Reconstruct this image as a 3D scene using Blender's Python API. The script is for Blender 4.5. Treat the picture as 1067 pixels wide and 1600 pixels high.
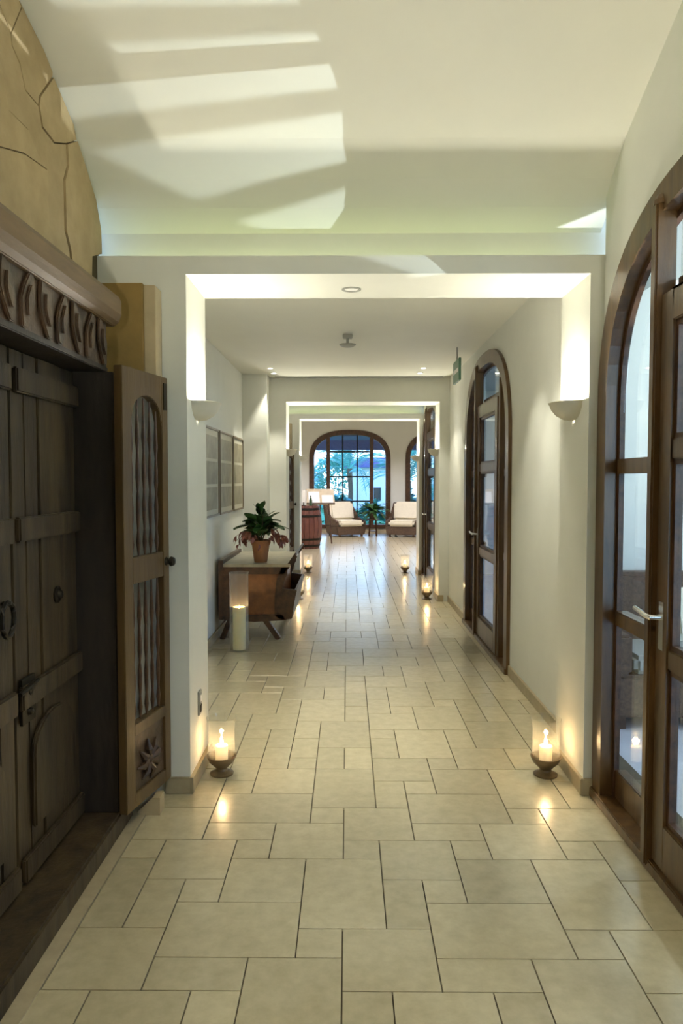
import bpy, bmesh, math, random
from mathutils import Vector, Matrix
random.seed(7)
C = bpy.context.scene.collection
PI = math.pi
for o in list(bpy.data.objects): bpy.data.objects.remove(o)

# ------------------------------------------------------------------ camera
F = 1124.0
cam_d = bpy.data.cameras.new('camera'); cam = bpy.data.objects.new('camera', cam_d); C.objects.link(cam)
cam_d.sensor_fit = 'HORIZONTAL'; cam_d.sensor_width = 36.0; cam_d.lens = 36.0 * F / 1067.0
cam_d.clip_start = 0.05; cam_d.clip_end = 400
cam.location = (0, 0, 1.6)
cam.rotation_euler = (PI/2 - math.atan(50/F), 0, math.atan(9.5/F))
bpy.context.scene.camera = cam
# ------------------------------------------------------------------ world / exposure
vs = bpy.context.scene.view_settings
vs.view_transform = 'Standard'; vs.look = 'None'; vs.gamma = 1; vs.use_curve_mapping = False
vs.exposure = 1.4
W = bpy.data.worlds.new('dusk_sky'); bpy.context.scene.world = W; W.use_nodes = True
nt = W.node_tree; nt.nodes.clear()
wo = nt.nodes.new('ShaderNodeOutputWorld'); bg = nt.nodes.new('ShaderNodeBackground')
tc = nt.nodes.new('ShaderNodeTexCoord'); sx = nt.nodes.new('ShaderNodeSeparateXYZ'); cr = nt.nodes.new('ShaderNodeValToRGB')
nt.links.new(tc.outputs['Generated'], sx.inputs[0]); nt.links.new(sx.outputs['Z'], cr.inputs[0])
cr.color_ramp.elements[0].position = 0.0; cr.color_ramp.elements[0].color = (0.56, 0.78, 1.0, 1)
cr.color_ramp.elements[1].position = 0.7; cr.color_ramp.elements[1].color = (0.16, 0.30, 0.85, 1)
nt.links.new(cr.outputs[0], bg.inputs[0]); nt.links.new(bg.outputs[0], wo.inputs[0])
bg.inputs[1].default_value = 2.6

SCONCE_W, CANDLE_W, SPOT_W, COVE_S = 12.0, 1.1, 26.0, .85
BEAM_W = 270
LAMP = (1.0, 0.96, 0.82)
def light(name, kind, loc, energy, color=LAMP, size=0.05, parent=None, rot=None, spot=None):
    d = bpy.data.lights.new(name, kind); d.energy = energy; d.color = color
    if kind == 'AREA': d.size = size
    else: d.shadow_soft_size = size
    if spot: d.spot_size = spot; d.spot_blend = 0.5
    o = bpy.data.objects.new(name, d); C.objects.link(o); o.location = loc
    if rot: o.rotation_euler = rot
    if parent: o.parent = parent
    return o

# ------------------------------------------------------------------ materials
def mat(name, col, rough=0.6, metal=0.0, noise=0.0, scale=4.0, stretch=(1,1,1), col2=None, bump=0.0, rnd=0.0, emit=None, es=0.0, coat=0.0, coatr=.15, trans=0.0, sss=0.0, detail=6, objspace=False):
    m = bpy.data.materials.new(name); m.use_nodes = True; n = m.node_tree.nodes; l = m.node_tree.links
    p = n['Principled BSDF']
    p.inputs['Base Color'].default_value = (*col, 1); p.inputs['Roughness'].default_value = rough
    p.inputs['Metallic'].default_value = metal; p.inputs['Coat Weight'].default_value = coat
    p.inputs['Coat Roughness'].default_value = coatr
    if trans: p.inputs['Transmission Weight'].default_value = trans
    if sss:
        p.inputs['Subsurface Weight'].default_value = sss; p.inputs['Subsurface Radius'].default_value = (.05, .03, .01); p.inputs['Subsurface Scale'].default_value = .6
    if emit: p.inputs['Emission Color'].default_value = (*emit, 1); p.inputs['Emission Strength'].default_value = es
    if col2 or noise or bump or rnd:
        co = n.new('ShaderNodeTexCoord') if objspace else n.new('ShaderNodeNewGeometry')
        mp = n.new('ShaderNodeMapping'); mp.inputs['Scale'].default_value = stretch
        l.new(co.outputs['Object'] if objspace else co.outputs['Position'], mp.inputs[0])
        t = n.new('ShaderNodeTexNoise'); t.inputs['Scale'].default_value = scale; t.inputs['Detail'].default_value = detail; t.inputs['Roughness'].default_value = .62
        l.new(mp.outputs[0], t.inputs['Vector'])
        r = n.new('ShaderNodeValToRGB'); r.color_ramp.elements[0].position = .32; r.color_ramp.elements[1].position = .68
        c2 = col2 or tuple(max(0, c*(1-noise)) for c in col)
        r.color_ramp.elements[0].color = (*c2, 1); r.color_ramp.elements[1].color = (*col, 1)
        l.new(t.outputs[0], r.inputs[0]); out = r.outputs[0]
        if rnd:
            oi = n.new('ShaderNodeObjectInfo'); mr = n.new('ShaderNodeMapRange'); mr.inputs['To Min'].default_value = 1-rnd; mr.inputs['To Max'].default_value = 1+rnd
            l.new(oi.outputs['Random'], mr.inputs[0])
            mx = n.new('ShaderNodeVectorMath'); mx.operation = 'SCALE'; l.new(out, mx.inputs[0]); l.new(mr.outputs[0], mx.inputs['Scale']); out = mx.outputs[0]
        l.new(out, p.inputs['Base Color'])
        if bump:
            b = n.new('ShaderNodeBump'); b.inputs['Strength'].default_value = bump; b.inputs['Distance'].default_value = .01
            l.new(t.outputs[0], b.inputs['Height']); l.new(b.outputs[0], p.inputs['Normal'])
    return m
def glass_mat(name, tint=(1,1,1), ior=1.5, milk=0):
    m = bpy.data.materials.new(name); m.use_nodes = True; n = m.node_tree.nodes; l = m.node_tree.links; n.clear()
    o = n.new('ShaderNodeOutputMaterial'); mx = n.new('ShaderNodeMixShader'); tr = n.new('ShaderNodeBsdfTransparent'); g = n.new('ShaderNodeBsdfGlossy'); fr = n.new('ShaderNodeFresnel')
    tr.inputs[0].default_value = (*tint, 1); g.inputs['Roughness'].default_value = 0.02; fr.inputs[0].default_value = ior
    ge = n.new('ShaderNodeNewGeometry'); mr = n.new('ShaderNodeMapRange'); mr.inputs['To Min'].default_value = ior; mr.inputs['To Max'].default_value = 1/ior
    l.new(ge.outputs['Backfacing'], mr.inputs[0]); l.new(mr.outputs[0], fr.inputs[0])
    l.new(fr.outputs[0], mx.inputs[0]); l.new(tr.outputs[0], mx.inputs[1]); l.new(g.outputs[0], mx.inputs[2]); l.new(mx.outputs[0], o.inputs[0])
    if milk:
        m2 = n.new('ShaderNodeMixShader'); df = n.new('ShaderNodeBsdfTranslucent'); df.inputs[0].default_value = (.9,.9,.85,1); m2.inputs[0].default_value = milk
        l.new(mx.outputs[0], m2.inputs[1]); l.new(df.outputs[0], m2.inputs[2]); l.new(m2.outputs[0], o.inputs[0])
    return m
M = {}
M['wall'] = mat('cream_plaster', (.70,.70,.625), .75, noise=.05, scale=3, bump=.12)
M['ceil'] = mat('white_ceiling_plaster', (.72,.71,.62), .8, noise=.04, scale=2, bump=.08)
M['tile'] = mat('honed_limestone', (.56,.49,.315), .30, scale=16, col2=(.45,.385,.235), bump=.04, rnd=.09, coat=1.0, coatr=.21)
M['grout'] = mat('tile_grout', (.10,.08,.045), .95, noise=.2, scale=20)
M['skirt'] = mat('limestone_skirting', (.42,.35,.22), .45, noise=.2, scale=12)
M['antique'] = mat('weathered_antique_wood', (.078,.052,.022), .5, scale=5, stretch=(3,3,.5), col2=(.016,.010,.005), bump=.5, objspace=True)
M['antique_h'] = mat('weathered_lintel_wood', (.155,.092,.036), .55, scale=5, stretch=(3,.6,3), col2=(.10,.06,.024), bump=.4, objspace=True)
M['carved'] = mat('dark_carved_wood', (.095,.052,.026), .42, scale=9, col2=(.022,.013,.007), bump=.6, objspace=True)
M['leafwood'] = mat('brown_lattice_wood', (.125,.074,.024), .4, scale=5, stretch=(3,3,.5), col2=(.075,.045,.018), bump=.3, objspace=True)
M['doorwood'] = mat('polished_brown_door_wood', (.13,.067,.020), .35, scale=5, stretch=(4,4,.5), col2=(.052,.026,.008), bump=.15, coat=.2)
M['jambwood'] = mat('very_dark_jamb_wood', (.030,.021,.014), .6, scale=6, stretch=(3,3,.6), col2=(.012,.009,.007), bump=.3)  # very dark tone for the portal jambs and frieze moulding
M['darkwood'] = mat('dark_console_wood', (.10,.045,.018), .4, scale=6, stretch=(3,1,3), col2=(.035,.016,.008), bump=.3, objspace=True)
M['redwood'] = mat('russet_panel_wood', (.30,.12,.035), .4, scale=7, stretch=(1,3,.8), col2=(.14,.05,.018), bump=.25, objspace=True)
M['ochre'] = mat('ochre_wood_board', (.30,.19,.05), .55, noise=.25, scale=6)
M['palewood'] = mat('pale_wood_board', (.5,.4,.24), .55, noise=.2, scale=6)
M['mural'] = mat('sandstone_slab', (.42,.32,.17), .75, scale=7, col2=(.33,.245,.12), bump=.5, rnd=.05)
M['mortar'] = mat('dark_joint_mortar', (.10,.075,.03), .9, noise=.3, scale=10)
M['iron'] = mat('blackened_iron', (.03,.026,.02), .45, metal=.8, noise=.3, scale=20)
M['brass'] = mat('aged_brass', (.4,.28,.1), .35, metal=1)
M['chrome'] = mat('brushed_steel', (.75,.75,.74), .22, metal=1)
M['plaster'] = mat('sconce_plaster', (.62,.6,.5), .7, noise=.05, scale=10)
M['glass'] = glass_mat('window_glass', (.93,.96,.95))
M['cglass'] = glass_mat('clear_lantern_glass', (.98,.98,.96), 1.5, .06)
M['wax'] = mat('cream_wax_with_glow', (.85,.76,.55), .5, emit=(1,.66,.3), es=.16, sss=.3)  # the flame's glow through the wax is put in as emission
M['wax2'] = mat('thick_candle_wax', (.72,.66,.42), .5, sss=.3)
M['flame'] = mat('candle_flame', (1,.8,.4), .5, emit=(1,.72,.36), es=45)
M['bulb'] = mat('lit_lamp_bulb', (1,1,1), .5, emit=(1,.93,.78), es=25)
M['spotglow'] = mat('lit_downlight_lens', (1,1,1), .5, emit=(1,.93,.78), es=12)
M['bulb2'] = mat('loggia_fill_diffuser', (1,1,1), .5, emit=(.85,.9,1), es=4)
M['cove'] = mat('lit_cove_strip', (.8,1,.5), .5, emit=(.85,1.0,.5), es=COVE_S)
M['bowl'] = mat('bronze_lantern_bowl', (.23,.16,.08), .35, noise=.4, scale=14, metal=.3)
M['white'] = mat('white_enamel', (.8,.8,.76), .4)
M['grey'] = mat('grey_plastic', (.30,.30,.26), .5)
M['slot'] = mat('dark_air_slot', (.03,.03,.025), .7)
M['sign'] = mat('green_sign_face', (.10,.22,.13), .4)
M['terracotta'] = mat('terracotta_pot', (.33,.145,.06), .6, noise=.25, scale=10)
M['soil'] = mat('potting_soil', (.05,.03,.02), .9)
M['leafg'] = mat('dark_green_leaf', (.045,.12,.03), .4, noise=.4, scale=9, rnd=.3)
M['flower'] = mat('dusty_red_bloom', (.36,.13,.09), .6, noise=.4, scale=15, rnd=.2)
M['stem'] = mat('brown_plant_stem', (.10,.07,.03), .7)
M['stonetop'] = mat('grey_stone_top', (.42,.38,.28), .35, col2=(.28,.25,.18), scale=8)
M['mount'] = mat('cream_picture_mount', (.50,.47,.36), .6)
M['print'] = mat('grey_brown_print', (.32,.28,.18), .5, col2=(.17,.15,.09), scale=6)
M['frame'] = mat('thin_taupe_frame', (.16,.12,.07), .4)
M['cushion'] = mat('cream_cushion_fabric', (.78,.72,.56), .85, noise=.08, scale=20, bump=.2)
M['wicker'] = mat('brown_woven_wicker', (.13,.075,.04), .6, col2=(.05,.028,.016), scale=40, bump=.6)
M['barrel'] = mat('dark_barrel_oak', (.17,.055,.035), .45, scale=8, stretch=(4,4,.5), col2=(.08,.025,.018), bump=.3, objspace=True)
M['paper'] = mat('white_paper', (.82,.8,.72), .7)
M['render'] = mat('white_house_render', (.75,.78,.82), .8, noise=.05)
M['roof'] = mat('slate_blue_roof', (.12,.13,.32), .7, noise=.3, scale=6)
M['lawn'] = mat('garden_grass', (.08,.42,.16), .9, col2=(.04,.25,.10), scale=5)
M['palm'] = mat('sky_tinted_palm_frond', (.16,.50,.44), .5, noise=.35, scale=3, rnd=.35)  # blue-white outdoor light tinted into the frond colour
M['shrub'] = mat('sky_tinted_shrub_leaf', (.12,.44,.36), .6, col2=(.05,.24,.20), scale=2, rnd=.3)  # leaf green shifted to teal to carry the blue-white outdoor light
M['trunk'] = mat('palm_trunk_bark', (.14,.10,.07), .9, noise=.4, scale=12)
M['terrace'] = mat('pale_terrace_stone', (.55,.55,.55), .5, noise=.12, scale=6)

# ------------------------------------------------------------------ mesh helpers
class MB:
    def __init__(s): s.v = []; s.f = []
    def add(s, vs, fs):
        k = len(s.v); s.v += [tuple(v) for v in vs]; s.f += [tuple(i+k for i in f) for f in fs]; return s
    def box(s, x0, x1, y0, y1, z0, z1):
        return s.add([(x0,y0,z0),(x1,y0,z0),(x1,y1,z0),(x0,y1,z0),(x0,y0,z1),(x1,y0,z1),(x1,y1,z1),(x0,y1,z1)],
                     [(0,3,2,1),(4,5,6,7),(0,1,5,4),(1,2,6,5),(2,3,7,6),(3,0,4,7)])
    def prism(s, poly, axis, a, b):
        n = len(poly)
        def P(u, v, w): return {'x': (w,u,v), 'y': (u,w,v), 'z': (u,v,w)}[axis]
        vs = [P(u,v,a) for u,v in poly] + [P(u,v,b) for u,v in poly]
        fs = [tuple(range(n))[::-1], tuple(range(n, 2*n))] + [(i,(i+1)%n,(i+1)%n+n,i+n) for i in range(n)]
        return s.add(vs, fs)
    def lathe(s, prof, seg=24, c=(0,0,0), a0=0, a1=2*PI, sy=1.0):
        full = abs(a1-a0-2*PI) < 1e-6; n = seg if full else seg+1
        vs = []
        for r, z in prof:
            for i in range(n):
                a = a0+(a1-a0)*i/seg; vs.append((c[0]+r*math.cos(a), c[1]+r*sy*math.sin(a), c[2]+z))
        fs = []
        for j in range(len(prof)-1):
            for i in range(seg):
                i2 = (i+1) % n
                fs.append((j*n+i, j*n+i2, (j+1)*n+i2, (j+1)*n+i))
        return s.add(vs, fs)
    def tube(s, pts, r, seg=8):
        pts = [Vector(p) for p in pts]; rs = r if isinstance(r, (list,tuple)) else [r]*len(pts)
        vs = []
        for i, p in enumerate(pts):
            d = (pts[min(i+1,len(pts)-1)]-pts[max(i-1,0)]).normalized()
            u = d.cross(Vector((0,0,1)) if abs(d.z) < .9 else Vector((1,0,0))).normalized(); w = d.cross(u)
            for k in range(seg):
                a = 2*PI*k/seg; vs.append(p+(u*math.cos(a)+w*math.sin(a))*rs[i])
        fs = [(j*seg+k, j*seg+(k+1)%seg, (j+1)*seg+(k+1)%seg, (j+1)*seg+k) for j in range(len(pts)-1) for k in range(seg)]
        fs += [tuple(range(seg))[::-1], tuple(range((len(pts)-1)*seg, len(pts)*seg))]
        return s.add(vs, fs)
    def bar(s, p0, p1, w, d, up=(0,0,1)):
        p0, p1 = Vector(p0), Vector(p1); t = (p1-p0).normalized(); u = t.cross(Vector(up)).normalized(); v = u.cross(t)
        vs = [q+u*a*w/2+v*b*d/2 for q in (p0,p1) for a,b in ((-1,-1),(1,-1),(1,1),(-1,1))]
        return s.add(vs, [(0,1,2,3),(7,6,5,4),(0,4,5,1),(1,5,6,2),(2,6,7,3),(3,7,4,0)])
    def xf(s, mtx):
        s.v = [tuple(mtx @ Vector(v)) for v in s.v]; return s
    def mesh(s, name, m, smooth=False, bevel=0):
        me = bpy.data.meshes.new(name); me.from_pydata(s.v, [], s.f); me.materials.append(m)
        bm = bmesh.new(); bm.from_mesh(me)
        if bevel:
            bmesh.ops.remove_doubles(bm, verts=bm.verts, dist=1e-5)
            bmesh.ops.bevel(bm, geom=[e for e in bm.edges if len(e.link_faces)==2 and e.calc_face_angle(0) > .6], offset=bevel, segments=2, affect='EDGES', clamp_overlap=True)
        bmesh.ops.recalc_face_normals(bm, faces=bm.faces); bm.to_mesh(me); bm.free()
        if smooth:
            for p in me.polygons: p.use_smooth = True
            try: me.set_sharp_from_angle(angle=.7)
            except Exception: pass
        return me
    def obj(s, name, m, parent=None, smooth=False, bevel=0, kind=None, label=None, cat=None, group=None, loc=None):
        o = bpy.data.objects.new(name, s.mesh(name, m, smooth, bevel)); C.objects.link(o)
        if parent: o.parent = parent
        if loc: o.location = loc
        tag(o, label, cat, group, kind); return o
def tag(o, label=None, cat=None, group=None, kind=None):
    if label: o['label'] = label
    if cat: o['category'] = cat
    if group: o['group'] = group
    if kind: o['kind'] = kind
    return o
def thing(name, label, cat, loc=(0,0,0), rz=0, group=None, kind=None):
    o = bpy.data.objects.new(name, None); C.objects.link(o); o.location = loc; o.rotation_euler = (0,0,rz); o.empty_display_size = .05
    return tag(o, label, cat, group, kind)
def inst(name, me, parent, mtx):
    o = bpy.data.objects.new(name, me); C.objects.link(o); o.parent = parent; o.matrix_local = mtx; return o
def dup(o, loc=None, rz=None, label=None, parent=None, mirror=False):
    c = o.copy(); C.objects.link(c)
    if parent: c.parent = parent
    if loc: c.location = loc
    if rz is not None: c.rotation_euler = (0,0,rz)
    if label: c['label'] = label
    if mirror: c.scale = (-1,1,1)
    for ch in list(o.children): dup(ch, parent=c)
    return c
def lerp(a, b, t): return a+(b-a)*t

# ------------------------------------------------------------------ dimensions
XL, XR = -.803, 1.20                     # clear opening of the cross walls
YA, YAE = 3.61, 4.09                     # near cross wall
YB, YBE = 9.43, 9.91                     # middle cross wall
YC, YCE = 12.06, 12.54                   # far cross wall
Y0, Y0E = .93, 1.41                      # cross wall above and beside the camera
OFF = YC-YA
WLA, WLB, WRA, WRB = -1.25, -1.33, 1.27, 1.33
ZC = 2.93; ZL = 2.62

# ------------------------------------------------------------------ floor with tiles
MOD, GX, GY = .1578, -.0175, 2.342-.1578
fl = MB(); fl.box(-1.6, 1.6, -3.2, YCE, -.12, -.012); fl.box(-5, 6, YCE, 22.2, -.12, -.012)
floor = fl.obj('floor', M['grout'], kind='structure')
occ = {}; tiles = []
def put(c0, c1, r0, r1):
    cells = [(c, r) for c in range(c0, c1) for r in range(r0, r1)]
    if any(k in occ for k in cells): return False
    for k in cells: occ[k] = len(tiles)+1
    tiles.append((c0, c1, r0, r1)); return True
traced = [(-1,0,1,2),(-4,-1,1,3),(-4,-2,0,1),(-2,0,-1,1),(-5,-3,-1,0),(-3,-2,-1,0),(-6,-4,0,2),(-5,-4,2,4),(-6,-5,2,5),(-6,-5,5,6),(-5,-3,4,6),(-4,-3,3,4),
 (-3,-1,3,5),(-3,-2,5,6),(-2,0,5,7),(-4,-2,6,7),(-6,-4,6,8),(-4,-1,7,9),(-6,-4,8,10),(-1,0,7,8),(-1,1,8,11),(-3,-1,9,11),(-4,-3,9,10),(0,2,0,2),(1,2,2,4),(-1,1,2,5),
 (2,5,1,3),(2,3,3,4),(1,3,4,6),(3,5,3,5),(3,4,5,6),(0,2,6,8),(0,1,5,6),(2,4,6,7),(2,5,7,9),(5,6,7,8),(4,6,5,7),(1,2,8,10),(2,3,9,10),(1,3,10,12),(3,5,9,11),(5,7,8,11),
 (7,9,8,10),(6,8,6,8),(6,7,5,6),(7,9,4,6),(5,7,2,5),(7,9,2,4),(5,6,1,2),(6,9,0,2),(2,4,0,1),(4,6,-1,1),(0,1,-1,0),(1,3,-1,0),(3,4,-1,0),
 (-4,-2,10,12),(-6,-4,10,11),(-1,0,11,13),(-2,-1,11,12),(0,1,11,13),(3,4,11,12),(4,6,11,13),(6,7,11,13),(7,9,10,12)]
for t in traced: put(*t)
rr = random.Random(11)
def fill(c0, c1, r0, r1):
    for r in range(r0, r1):
        for c in range(c0, c1):
            if (c, r) in occ: continue
            opts = []
            for w, h in ((2,2),(3,2),(2,3),(2,1),(1,2),(1,1)):
                if c+w > c1 or r+h > r1 or any((c+i, r+j) in occ for i in range(w) for j in range(h)): continue
                sc = rr.random() - .25*(w*h >= 4) + (.6 if (w, h) == (1,1) else 0)
                if occ.get((c+w-1, r-1)) != occ.get((c+w, r-1)): sc += 1.2          # would run on the joint below
                if occ.get((c-1, r+h-1)) and occ.get((c-1, r+h)) != occ.get((c-1, r+h-1)): sc += .7
                opts.append((sc, w, h))
            sc, w, h = min(opts); put(c, c+w, r, r+h)
fill(-9, 9, -34, 66)
fill(-26, 34, 66, 126)
def clipx(t): 
    lo, hi = (-1.325, 1.325) if t[2] < 66 else (-4.2, 5.2)
    x0, x1 = max(GX+t[0]*MOD, lo), min(GX+t[1]*MOD, hi)
    return x0, x1, GY+t[2]*MOD, GY+t[3]*MOD
def tile_geo(mb, x0, x1, y0, y1, g=.0022, b=.0007):
    x0 += g; x1 -= g; y0 += g; y1 -= g
    mb.add([(x0,y0,-.012),(x1,y0,-.012),(x1,y1,-.012),(x0,y1,-.012),(x0,y0,-b),(x1,y0,-b),(x1,y1,-b),(x0,y1,-b),(x0+b,y0+b,0),(x1-b,y0+b,0),(x1-b,y1-b,0),(x0+b,y1-b,0)],
           [(0,1,5,4),(1,2,6,5),(2,3,7,6),(3,0,4,7),(4,5,9,8),(5,6,10,9),(6,7,11,10),(7,4,8,11),(8,9,10,11)])
cand = [t for t in tiles if GY+t[3]*MOD > 1.95 and t[2] < 66]
cand.sort(key=lambda t: (GY+t[2]*MOD)**2+(GX+(t[0]+t[1])*MOD/2)**2)
near = cand[:298]; nearset = set(near)
cache = {}
for t in near:
    x0, x1, y0, y1 = clipx(t)
    if x1-x0 < .02: continue
    key = (round(x1-x0, 3), round(y1-y0, 3))
    if key not in cache:
        mb = MB(); w, h = x1-x0, y1-y0; tile_geo(mb, -w/2, w/2, -h/2, h/2); cache[key] = mb.mesh('tile', M['tile'])
    o = bpy.data.objects.new('tile', cache[key]); C.objects.link(o); o.parent = floor
    o.location = ((x0+x1)/2, (y0+y1)/2, rr.uniform(-.0003, .0002)); o.rotation_euler = (rr.uniform(-.0004,.0004), rr.uniform(-.0006,.0006), 0)
mb = MB()
for t in tiles:
    if t in nearset: continue
    x0, x1, y0, y1 = clipx(t)
    if x1-x0 > .02 and y1 < 22.1: tile_geo(mb, x0, x1, y0, y1)
mb.obj('distant_tiles', M['tile'], floor, kind='stuff')

# ------------------------------------------------------------------ walls
wl = MB()
for a, b, x in ((-3.2, Y0, WLB), (Y0E, YA, WLA), (YAE, YB, WLB), (YBE, YC, WLA)): wl.box(-1.6, x, a, b, -.012, 3.75)
wl.box(-1.33, -1.02, 9.12, YB, -.012, ZC)              # pilaster left of the middle opening
wl.obj('wall_left', M['wall'], kind='structure')
DA, DB, DC = 2.505, 6.95, 2.505+OFF
HW, SP, RI = 1.10, 1.92, .89
def arch(y, a=HW, s=SP, r=RI):
    t = 1-abs(y/a)**2.5; return s+r*max(t, 0)**.4
def arch_wall(mb, x0, x1, y0, y1, z1, centres):
    cur = y0
    for c in centres:
        mb.box(x0, x1, cur, c-HW, -.012, z1)
        N = 28; ys = [-HW*math.cos(PI*i/N) for i in range(N+1)]
        for i in range(N):
            a, b = ys[i], ys[i+1]; mb.prism([(c+a, arch(a)), (c+b, arch(b)), (c+b, z1), (c+a, z1)], 'x', x0, x1)
        cur = c+HW
    mb.box(x0, x1, cur, y1, -.012, z1)
wr = MB()
wr.box(WRB, 1.6, -3.2, Y0, -.012, 3.75)
arch_wall(wr, WRA, 1.34, Y0E, YA, 3.75, [DA]); arch_wall(wr, WRB, 1.42, YAE, YB, 3.75, [DB]); arch_wall(wr, WRA, 1.34, YBE, YC, 3.75, [DC])
wr.obj('wall_right', M['wall'], kind='structure')
def cross(name, ya, yb, cove_near, cove_far):
    m = MB(); m.box(-1.6, XL, ya, yb, -.012, ZL); m.box(XR, 1.34, ya, yb, -.012, ZL)
    n0 = ya+.16 if cove_near else ya; n1 = yb-.16 if cove_far else yb
    m.box(-1.6, 1.6, ya, yb, ZL, 2.655); m.box(-1.6, 1.6, n0, n1, 2.655, 3.75)
    if cove_near: m.box(-1.6, 1.6, ya, ya+.05, 2.655, 2.71)
    if cove_far: m.box(-1.6, 1.6, yb-.05, yb, 2.655, 2.71)
    return m.obj(name, M['wall'], kind='structure')
cross('wall_camera', Y0, Y0E, False, True)
cross('wall_near', YA, YAE, True, False)
cross('wall_middle', YB, YBE, False, True)
cross('wall_far', YC, YCE, True, False)
MB().box(-1.6, 1.6, -3.4, -3.2, -.012, 3.75).obj('wall_back', M['wall'], kind='structure')
# ceilings: flat over the long bays, vaulted over the two crossings
cm = MB(); cm.box(-1.33, 1.33, -3.2, Y0, ZC, ZC+.15); cm.box(-1.33, 1.33, YAE, YB, ZC, ZC+.15)
prof = [(1.26,2.87),(1.135,2.955),(1.03,3.05),(.86,3.165),(.66,3.26),(.44,3.36),(.24,3.45),(.1,3.49),(0,3.50)]
full = prof + [(-a, z) for a, z in prof[::-1][1:]]
for yc in (2.51, 2.51+OFF):
    P = [(yc+a, z) for a, z in full]; n = len(P)
    for i in range(n-1): cm.prism([P[i], P[i+1], (P[i+1][0], 3.72), (P[i][0], 3.72)], 'x', -1.27, 1.30)
cm.obj('ceiling', M['ceil'], kind='structure')
# far lounge shell
MB().box(-5, -4.7, YCE, 22.2, -.012, 3.95).obj('wall_lounge_left', M['wall'], kind='structure')
MB().box(5.7, 6, YCE, 22.2, -.012, 3.95).obj('wall_lounge_right', M['wall'], kind='structure')
m = MB(); m.box(-4.7, -1.6, YCE-.3, YCE, -.012, 3.75); m.box(1.6, 5.7, YCE-.3, YCE, -.012, 3.75); m.obj('wall_lounge_front', M['wall'], kind='structure')
MB().box(-5, 6, YCE, 22.2, 3.75, 3.95).obj('ceiling_lounge', M['ceil'], kind='structure')
EW, ES, ER = 1.24, 2.22, .90; WC = [.07, 3.0]
m = MB(); cur = -4.7
for c in WC:
    m.box(cur, c-EW, 21.95, 22.2, -.012, 3.75)
    m.box(c-EW, c+EW, 21.95, 22.2, -.012, .12)
    N = 24; xs = [-EW*math.cos(PI*i/N) for i in range(N+1)]
    for i in range(N):
        a, b = xs[i], xs[i+1]; m.prism([(c+a, arch(a,EW,ES,ER)), (c+b, arch(b,EW,ES,ER)), (c+b, 3.75), (c+a, 3.75)], 'y', 21.95, 22.2)
    cur = c+EW
m.box(cur, 5.7, 21.95, 22.2, -.012, 3.75)
m.obj('wall_end', M['wall'], kind='structure')
# baseboards
bb = MB()
H_ = .085; T = .018
bb.box(WLB, WLB+T, YAE+T, 9.12, 0, H_); bb.box(WLB+T, XL+T, YAE, YAE+T, 0, H_); bb.box(-1.33+T, -1.02+T, 9.12-T, 9.12, 0, H_)
bb.box(WLA, WLA+T, 3.46, YA, 0, H_)
for a, b in ((YA, YAE), (YB, YBE), (YC, YCE)):
    bb.box(XL, XL+T, a-T, b, 0, H_); bb.box(-.93, XL, a-T, a, 0, H_)
bb.obj('baseboard_left', M['skirt'], kind='structure', bevel=.003)
bb = MB()
bb.box(WRB-T, WRB, YAE+T, DB-HW-.01, 0, H_); bb.box(WRB-T, WRB, DB+HW+.01, YB-T, 0, H_)
bb.box(XR-T, WRB-T, YAE, YAE+T, 0, H_)
for a, b in ((YA, YAE), (YB, YBE), (YC, YCE)):
    bb.box(XR-T, XR, a-T, b, 0, H_); bb.box(XR, 1.26, a-T, a, 0, H_)
bb.obj('baseboard_right', M['skirt'], kind='structure', bevel=.003)
MB().box(-4.7, 5.7, 21.93, 21.95, 0, H_).obj('baseboard_end', M['skirt'], kind='structure')

# ------------------------------------------------------------------ cove strips
def cove(y, label):
    m = MB().box(-1.2, 1.2, y-.025, y+.025, 2.658, 2.672)
    return m.obj('cove_light', M['cove'], label=label, cat='light', group='cove light strips on the lintel ledges')
cove(YA+.1, 'thin greenish cove light strip hidden on the near lintel ledge')
cove(Y0E-.1, 'thin greenish cove light strip on the lintel ledge above the camera')
cove(YC+.1, 'thin greenish cove light strip hidden on the far lintel ledge')
cove(YBE-.1, 'thin greenish cove light strip on the back of the middle lintel')

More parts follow.
